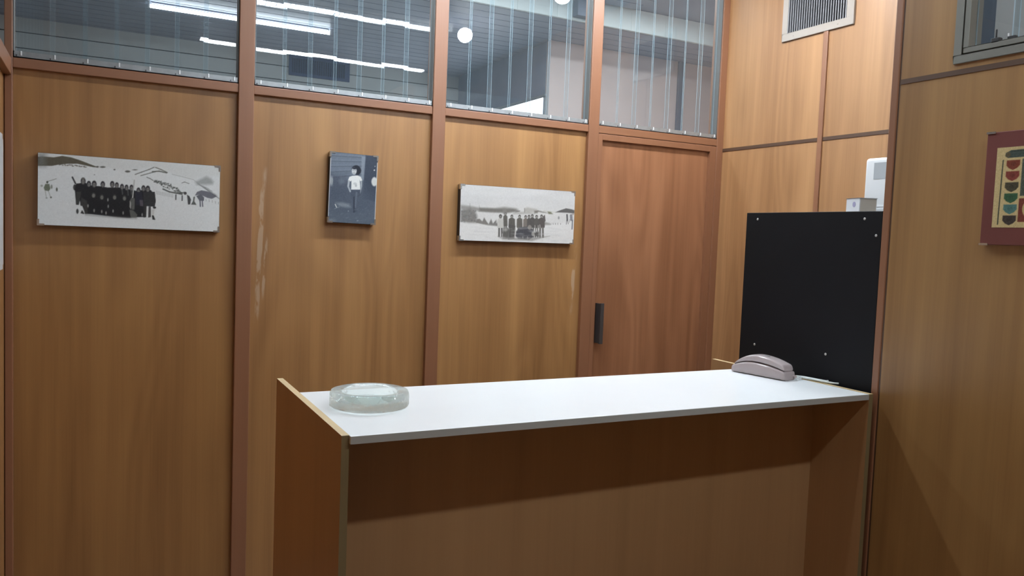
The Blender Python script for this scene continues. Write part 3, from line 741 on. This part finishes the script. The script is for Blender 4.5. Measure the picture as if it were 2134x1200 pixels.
c.poly([(1080, 500), (1150, 500), (1165, 640), (1085, 640)], (44, 46, 58)); c.poly([(1125, 585), (1160, 590), (1165, 655), (1130, 650)], (88, 84, 92))
c.poly([(1165, 500), (1290, 500), (1300, 600), (1285, 660), (1170, 650)], (52, 54, 56)); c.poly([(1170, 640), (1200, 650), (1195, 770), (1168, 775)], (54, 54, 54))
c.poly([(1202, 655), (1218, 655), (1215, 745), (1203, 740)], (206, 208, 206)); c.poly([(1222, 655), (1246, 655), (1246, 770), (1215, 775)], (78, 78, 78)); c.poly([(1252, 690), (1290, 680), (1275, 750), (1255, 750)], (190, 192, 190), 0.8); c.poly([(1256, 750), (1275, 752), (1294, 800), (1262, 796)], (50, 52, 52)); c.ell(1285, 668, 18, 12, (50, 52, 52))
for (x, y_) in ((588, 650), (792, 585), (795, 655), (772, 725), (728, 710), (845, 705), (950, 725), (650, 700), (1152, 745)): c.ell(x, y_, 7, 18, (172, 174, 170), 0.8)
c.poly([(1015, 690), (1060, 700), (1100, 745), (1090, 780), (1030, 775)], (108, 110, 106), 0.8)
c.poly([(560, 738), (1000, 772), (1100, 778), (1090, 792), (900, 782), (560, 752)], (140, 144, 144), 0.6, 4)
c.grain(2); c.grain(1.5, 3)
mounted('mounted_photo', -0.2225, 0.4605, -0.023, 0.2625, c, 'wide snowy group photo hanging on the leftmost panel', 0.25, ('tr', 'br', 'bl'))

# portrait
c = Canvas(150, 210, [(180, 95), (818, 165), (150, 1020), (780, 1060)], (88, 98, 112))
c.poly([(180, 90), (650, 140), (600, 480), (420, 480), (170, 380)], (108, 119, 133), 1, 8)
for k in range(5): c.line((185, 148 + 72 * k), (590, 178 + 56 * k), 7, (72, 82, 96), 0.75); c.line((185, 130 + 72 * k), (590, 158 + 56 * k), 16, (124, 136, 150), 0.45, 5)
c.poly([(595, 160), (655, 165), (625, 480), (590, 470)], (132, 143, 156), 0.85, 3); c.poly([(650, 150), (820, 170), (785, 760), (610, 720)], (58, 68, 84), 0.9, 4)
c.poly([(160, 560), (600, 520), (800, 760), (780, 1060), (150, 1020)], (78, 89, 104), 0.8, 40)
c.poly([(180, 380), (400, 400), (380, 700), (160, 720)], (72, 82, 97), 0.6, 30)
c.poly([(160, 900), (790, 900), (780, 1065), (150, 1025)], (92, 103, 116), 0.7, 40)
c.ell(520, 330, 58, 52, (34, 40, 52), 1, 3); c.ell(540, 350, 48, 55, (38, 44, 56), 1, 3); c.ell(495, 352, 33, 47, (196, 202, 206), 1, 2)
c.ell(482, 342, 6, 4, (60, 66, 76)); c.ell(508, 342, 6, 4, (60, 66, 76)); c.line((495, 346), (494, 364), 4, (160, 166, 170)); c.line((480, 380), (505, 380), 5, (90, 94, 102)); c.ell(500, 318, 28, 14, (44, 50, 62))
c.poly([(470, 415), (540, 412), (585, 430), (606, 480), (575, 490), (570, 470), (580, 600), (455, 598), (458, 480), (445, 490), (412, 478), (430, 430)], (226, 230, 230), 1, 2)
c.line((425, 485), (416, 555), 25, (168, 176, 183)); c.line((416, 555), (445, 622), 22, (160, 168, 176)); c.line((592, 490), (592, 560), 22, (160, 168, 176)); c.line((592, 560), (572, 640), 20, (150, 158, 166)); c.ell(508, 520, 24, 18, (186, 192, 195), 0.7); c.ell(520, 545, 12, 18, (150, 158, 164), 0.6)
c.poly([(455, 600), (580, 600), (575, 680), (540, 700), (522, 890), (480, 900), (482, 720), (450, 660)], (74, 84, 99), 1, 3); c.line((528, 640), (512, 830), 20, (112, 122, 136), 0.7, 4); c.line((494, 700), (496, 890), 18, (44, 52, 66), 0.8, 3)
c.ell(770, 495, 40, 60, (206, 211, 210), 0.95, 3); c.ell(770, 345, 10, 9, (196, 202, 204)); c.ell(778, 295, 6, 7, (176, 182, 184)); c.ell(195, 480, 20, 62, (156, 164, 168), 0.9, 3); c.ell(330, 485, 40, 40, (112, 122, 134), 0.6, 12)
c.poly([(250, 770), (330, 765), (430, 785), (460, 830), (400, 835), (300, 815)], (140, 149, 156), 0.75, 8); c.line((245, 790), (265, 830), 11, (206, 210, 210)); c.line((235, 850), (300, 825), 8, (140, 148, 154), 0.7)
for k in range(50): c.ell(c.rng.uniform(170, 770), c.rng.uniform(800, 1040), c.rng.uniform(4, 12), c.rng.uniform(2, 5), (130, 139, 148), 0.35, 2)
c.ell(190, 1000, 50, 18, (150, 156, 160), 0.5, 8); c.ell(545, 1008, 14, 7, (150, 158, 164), 0.7); c.ell(420, 880, 8, 8, (150, 158, 164), 0.8)
c.grain(2); c.grain(2, 3)
c.line((184, 180), (155, 940), 7, (214, 218, 216)); c.line((812, 250), (780, 985), 8, (224, 227, 224))
mounted('mounted_photo', 0.9365, 1.1645, 0.038, 0.3625, c, 'small upright photo of a child in a white shirt', 1.0, ('tl', 'tr', 'br', 'bl'))

# right wide photo
c = Canvas(300, 130, [(220, 170), (1912, 275), (200, 1005), (1885, 1035)], (206, 206, 204))
c.poly([(200, 150), (1920, 260), (1920, 480), (1600, 560), (1200, 500), (200, 480)], (200, 201, 200), 0.8, 20)
for k in range(60): c.ell(c.rng.uniform(250, 1850), c.rng.uniform(220, 470), c.rng.uniform(40, 140), c.rng.uniform(10, 26), (c.rng.uniform(188, 214),) * 3, 0.3, 14)
c.poly([(215, 480), (340, 490), (480, 515), (700, 520), (830, 500), (1010, 520), (1060, 560), (880, 590), (700, 580), (470, 570), (300, 545), (215, 540)], (140, 138, 134), 0.9, 6); c.poly([(480, 520), (700, 528), (960, 530), (1040, 560), (880, 585), (650, 582), (470, 570)], (112, 110, 105), 0.85, 5)
for x in (345, 475): c.line((x, 455 + (x - 345) * .2), (x + 4, 540), 5, (120, 118, 114), 0.8)
c.poly([(215, 560), (260, 540), (350, 530), (420, 570), (445, 640), (440, 740), (330, 745), (215, 725)], (122, 120, 116), 0.95, 8)
for k in range(40): c.ell(c.rng.uniform(225, 430), c.rng.uniform(560, 735), 12, 10, (c.rng.uniform(100, 140),) * 3, 0.6)
c.poly([(430, 740), (440, 690), (480, 680), (520, 720), (545, 660), (580, 720), (610, 760), (645, 680), (670, 750), (720, 690), (745, 790), (600, 780)], (118, 116, 112), 0.95, 2)
c.poly([(1600, 575), (1660, 550), (1770, 515), (1860, 530), (1905, 545), (1900, 590), (1780, 580)], (98, 97, 96), 1, 2)
c.poly([(1290, 560), (1340, 550), (1450, 575), (1490, 590), (1400, 580)], (118, 116, 110), 0.9, 3); c.poly([(1480, 565), (1530, 570), (1565, 600), (1500, 600)], (104, 106, 84), 0.9, 3); c.line((1420, 555), (1600, 575), 7, (160, 160, 140), 0.6)
c.poly([(1130, 520), (1180, 505), (1230, 515), (1320, 530), (1330, 570), (1280, 575), (1130, 570)], (168, 166, 160), 0.8, 5); c.line((1135, 520), (1135, 580), 8, (120, 118, 112)); c.line((1000, 575), (1060, 560), 12, (112, 110, 106)); c.poly([(980, 580), (1200, 570), (1290, 600), (960, 605)], (150, 148, 142), 0.7, 6)
c.poly([(1280, 555), (1340, 550), (1330, 590), (1280, 590)], (104, 102, 96), 0.8, 4)
c.poly([(200, 735), (450, 760), (740, 790), (1450, 770), (1900, 700), (1890, 1040), (200, 1010)], (216, 216, 214), 0.85, 6)
c.poly([(1370, 740), (1450, 720), (1540, 745), (1530, 760), (1380, 765)], (140, 138, 134), 0.8, 4)
cols = (92, 90, 87)
for (x, y_, w, co) in ((850, 600, 60, (96, 94, 90)), (945, 640, 90, (92, 90, 86)), (1060, 640, 82, (98, 95, 90)), (1150, 645, 70, (120, 114, 108)), (1200, 640, 55, (88, 86, 84)), (1250, 630, 70, (86, 84, 82)), (1315, 640, 70, (92, 90, 87)), (1390, 635, 92, (90, 86, 84))):
    c.person(x, y_, 25, 940, w, co, (104, 102, 98), (150, 148, 142), (62, 60, 58))
c.person(780, 640, 30, 940, 84, (188, 187, 182), (96, 94, 92), (120, 118, 114), (72, 70, 68)); c.ell(840, 570, 32, 38, (132, 130, 126), 0.8, 4)
c.poly([(1410, 640), (1440, 610), (1452, 700), (1430, 740)], (96, 92, 90))
c.poly([(820, 810), (870, 790), (900, 830), (890, 970), (810, 970)], (96, 95, 92)); c.ell(850, 835, 26, 30, (172, 170, 164), 0.6, 5)
c.poly([(1010, 860), (1060, 800), (1180, 790), (1260, 830), (1270, 940), (1200, 985), (1040, 970), (1000, 930)], (74, 75, 80), 1, 2); c.ell(1210, 800, 30, 34, (138, 134, 128)); c.ell(1265, 895, 26, 36, (156, 154, 148), .9, 2); c.poly([(1280, 870), (1350, 850), (1350, 930), (1290, 930)], (80, 79, 77))
c.poly([(900, 760), (1000, 780), (985, 975), (890, 985)], (84, 83, 81), 0.9, 2)
for (x, y0_, y1_) in ((1000, 800, 900), (1105, 650, 790), (1290, 770, 880), (1340, 770, 860), (1365, 760, 800), (1110, 940, 985), (1180, 940, 985), (808, 900, 990), (720, 680, 740)): c.line((x, y0_), (x + 3, y1_), 9, (196, 195, 190), 0.85)
c.poly([(740, 940), (820, 985), (1250, 1000), (1420, 950), (1520, 925), (1420, 935), (1300, 945), (900, 960)], (128, 126, 122), 0.7, 5)
for k in range(70): c.ell(c.rng.uniform(420, 1850), c.rng.uniform(800, 1010), c.rng.uniform(12, 50), c.rng.uniform(3, 8), (c.rng.uniform(176, 206),) * 3, 0.4, 4)
c.line((1785, 610), (1790, 690), 24, (88, 88, 90)); c.line((1780, 690), (1775, 750), 8, (92, 92, 94)); c.line((1796, 690), (1806, 745), 8, (92, 92, 94)); c.line((1850, 620), (1855, 680), 40, (130, 130, 134)); c.ell(1880, 600, 16, 14, (170, 160, 156)); c.line((1872, 690), (1866, 820), 14, (84, 88, 98)); c.line((1830, 680), (1826, 720), 6, (120, 120, 122))
c.ell(1655, 655, 14, 22, (140, 140, 140), 0.9, 2)
for x in (1568, 1605, 1640, 1685): c.line((x, 735), (x + 2, 755), 7, (120, 118, 116))
c.grain(2); c.grain(1.5, 3)
mounted('mounted_photo', 1.5985, 2.2690, -0.0225, 0.2585, c, 'wide group photo in snow hanging on the panel beside the door', -0.2, ('tl', 'tr', 'br', 'bl'))

# maroon picture on the near partition (left part in view)
rp = thing('framed_picture', (NX, 1.15, 0.17), 'maroon framed picture with shields cut off at the right edge', 'picture')
py0, py1, pz0, pz1 = 1.000, 1.2945, 0.0290, 0.3165
obj('frame', bevel(B((NX - .017, NX - .0005, py0, py1, pz0, pz1)), 0.0015, 2), M['maroon'], rp)
c = Canvas(190, 190, [(0, 0), (1000, 0), (0, 1000), (1000, 1000)], (204, 184, 134))
c.line((72, 160), (62, 960), 12, (48, 56, 52)); c.poly([(95, 70), (150, 40), (960, 20), (960, 140), (520, 150), (480, 130), (120, 135), (90, 110)], (70, 82, 76)); c.ell(120, 95, 26, 34, (92, 84, 62)); c.line((150, 55), (950, 40), 8, (44, 50, 46))
for k, col in enumerate(((126, 62, 46), (132, 64, 54), (74, 70, 54), (56, 94, 66), (84, 124, 118), (66, 58, 52))):
    yk = 165 + 137 * k; c.poly([(112, yk), (252, yk), (254, yk + 62), (226, yk + 98), (182, yk + 122), (138, yk + 98), (110, yk + 62)], col, 1, 1.4); c.ell(182, yk + 48, 26, 28, [q * .8 for q in col], .6, 4)
c.poly([(275, 155), (960, 150), (960, 610), (275, 610)], (74, 84, 74))
for k in range(420):
    x, y_ = c.rng.uniform(285, 950), c.rng.uniform(165, 600); c.line((x, y_), (x + c.rng.uniform(-26, 26), y_ + c.rng.uniform(-26, 26)), 5, (c.rng.uniform(88, 140),) * 3, .6)
c.poly([(270, 640), (960, 640), (960, 930), (270, 930)], (120, 62, 50)); c.ell(440, 770, 130, 140, (196, 178, 128)); c.ell(450, 770, 100, 118, (112, 52, 44)); c.poly([(410, 640), (490, 640), (480, 720), (560, 730), (540, 820), (470, 890), (400, 890), (340, 800), (340, 730), (420, 720)], (96, 44, 40)); c.ell(620, 870, 120, 46, (200, 180, 130)); c.ell(720, 720, 80, 60, (196, 176, 126))
c.grain(5); c.grain(4, 2)
print_mesh('print', c, 1.266, 1.03, 0.0735, 0.2755, NX - .0176, M['art'], rp, 'X')
for (ya, za) in ((py1, pz1), (py1, pz0)):
    s = 1 if za == pz0 else -1
    bm = B((NX - .0195, NX - .0175, ya - .022, ya + .0015, min(za - s * .0015, za + s * .004), max(za - s * .0015, za + s * .004)))
    obj('corner_clip', bm, M['bracket'], rp)

# sheet on the left wall
bm = bmesh.new(); box(bm, LX + .0005, LX + .005, 3.10, 3.629, -0.195, 0.317)
es = [e for e in bm.edges if abs(e.verts[0].co.x - e.verts[1].co.x) > .003]
bmesh.ops.bevel(bm, geom=es, offset=0.018, segments=5, affect='EDGES')
tag(obj('notice_sign', bm, M['paper']), 'grey white sheet on the left wall at the left edge', 'sheet')

# ================================================================== added fill for the passage (unseen area lights, no fixtures)
def area(name, loc, sx, sy, power, col=LAMP):
    l = bpy.data.lights.new(name, 'AREA'); l.shape = 'RECTANGLE'; l.size = sx; l.size_y = sy; l.energy = power; l.color = col
    o = bpy.data.objects.new(name, l); COL.objects.link(o); o.location = (loc[0], loc[1], loc[2] + H)
    return o
area('passage_ceiling_lamp', (1.2, 4.25, 1.66), 2.4, 0.15, 46)
area('passage_ceiling_lamp', (3.4, 4.25, 1.66), 1.2, 0.15, 17)

# ================================================================== CAMERA
yaw, pit, rol, F = -4.77215536e-01, 6.28681622e-02, 3.84930296e-02, 1663.98
cy_, sy_, cp, sp_, cr_, sr = math.cos(yaw), math.sin(yaw), math.cos(pit), math.sin(pit), math.cos(rol), math.sin(rol)
A = Matrix(((1, 0, 0), (0, 0, -1), (0, 1, 0)))
Yw = Matrix(((cy_, sy_, 0), (-sy_, cy_, 0), (0, 0, 1)))
Pm = Matrix(((1, 0, 0), (0, cp, -sp_), (0, sp_, cp)))
Rm = Matrix(((cr_, -sr, 0), (sr, cr_, 0), (0, 0, 1)))
W2C = Rm @ Pm @ A @ Yw
R3 = Matrix((W2C[0], -W2C[1], -W2C[2])).transposed()
cam = bpy.data.cameras.new('camera'); cam.sensor_width = 36.0; cam.lens = F * 36.0 / 2134.0; cam.clip_start = 0.05
co = bpy.data.objects.new('camera', cam); COL.objects.link(co)
co.matrix_world = Matrix.Translation((0, 0, H)) @ R3.to_4x4()
SC.camera = co

w = bpy.data.worlds.new('room_air'); SC.world = w; w.use_nodes = True
w.node_tree.nodes['Background'].inputs['Color'].default_value = (0.05, 0.055, 0.06, 1)
w.node_tree.nodes['Background'].inputs['Strength'].default_value = 0.3

vs = SC.view_settings
vs.view_transform = 'Standard'; vs.look = 'None'; vs.gamma = 1.0; vs.use_curve_mapping = False; vs.exposure = 0.0
cyc = SC.cycles
cyc.max_bounces = 10; cyc.diffuse_bounces = 5; cyc.glossy_bounces = 5; cyc.transmission_bounces = 10; cyc.transparent_max_bounces = 24
cyc.use_denoising = True
try: cyc.denoiser = 'OPENIMAGEDENOISE'
except Exception: pass
cyc.sample_clamp_indirect = 12.0
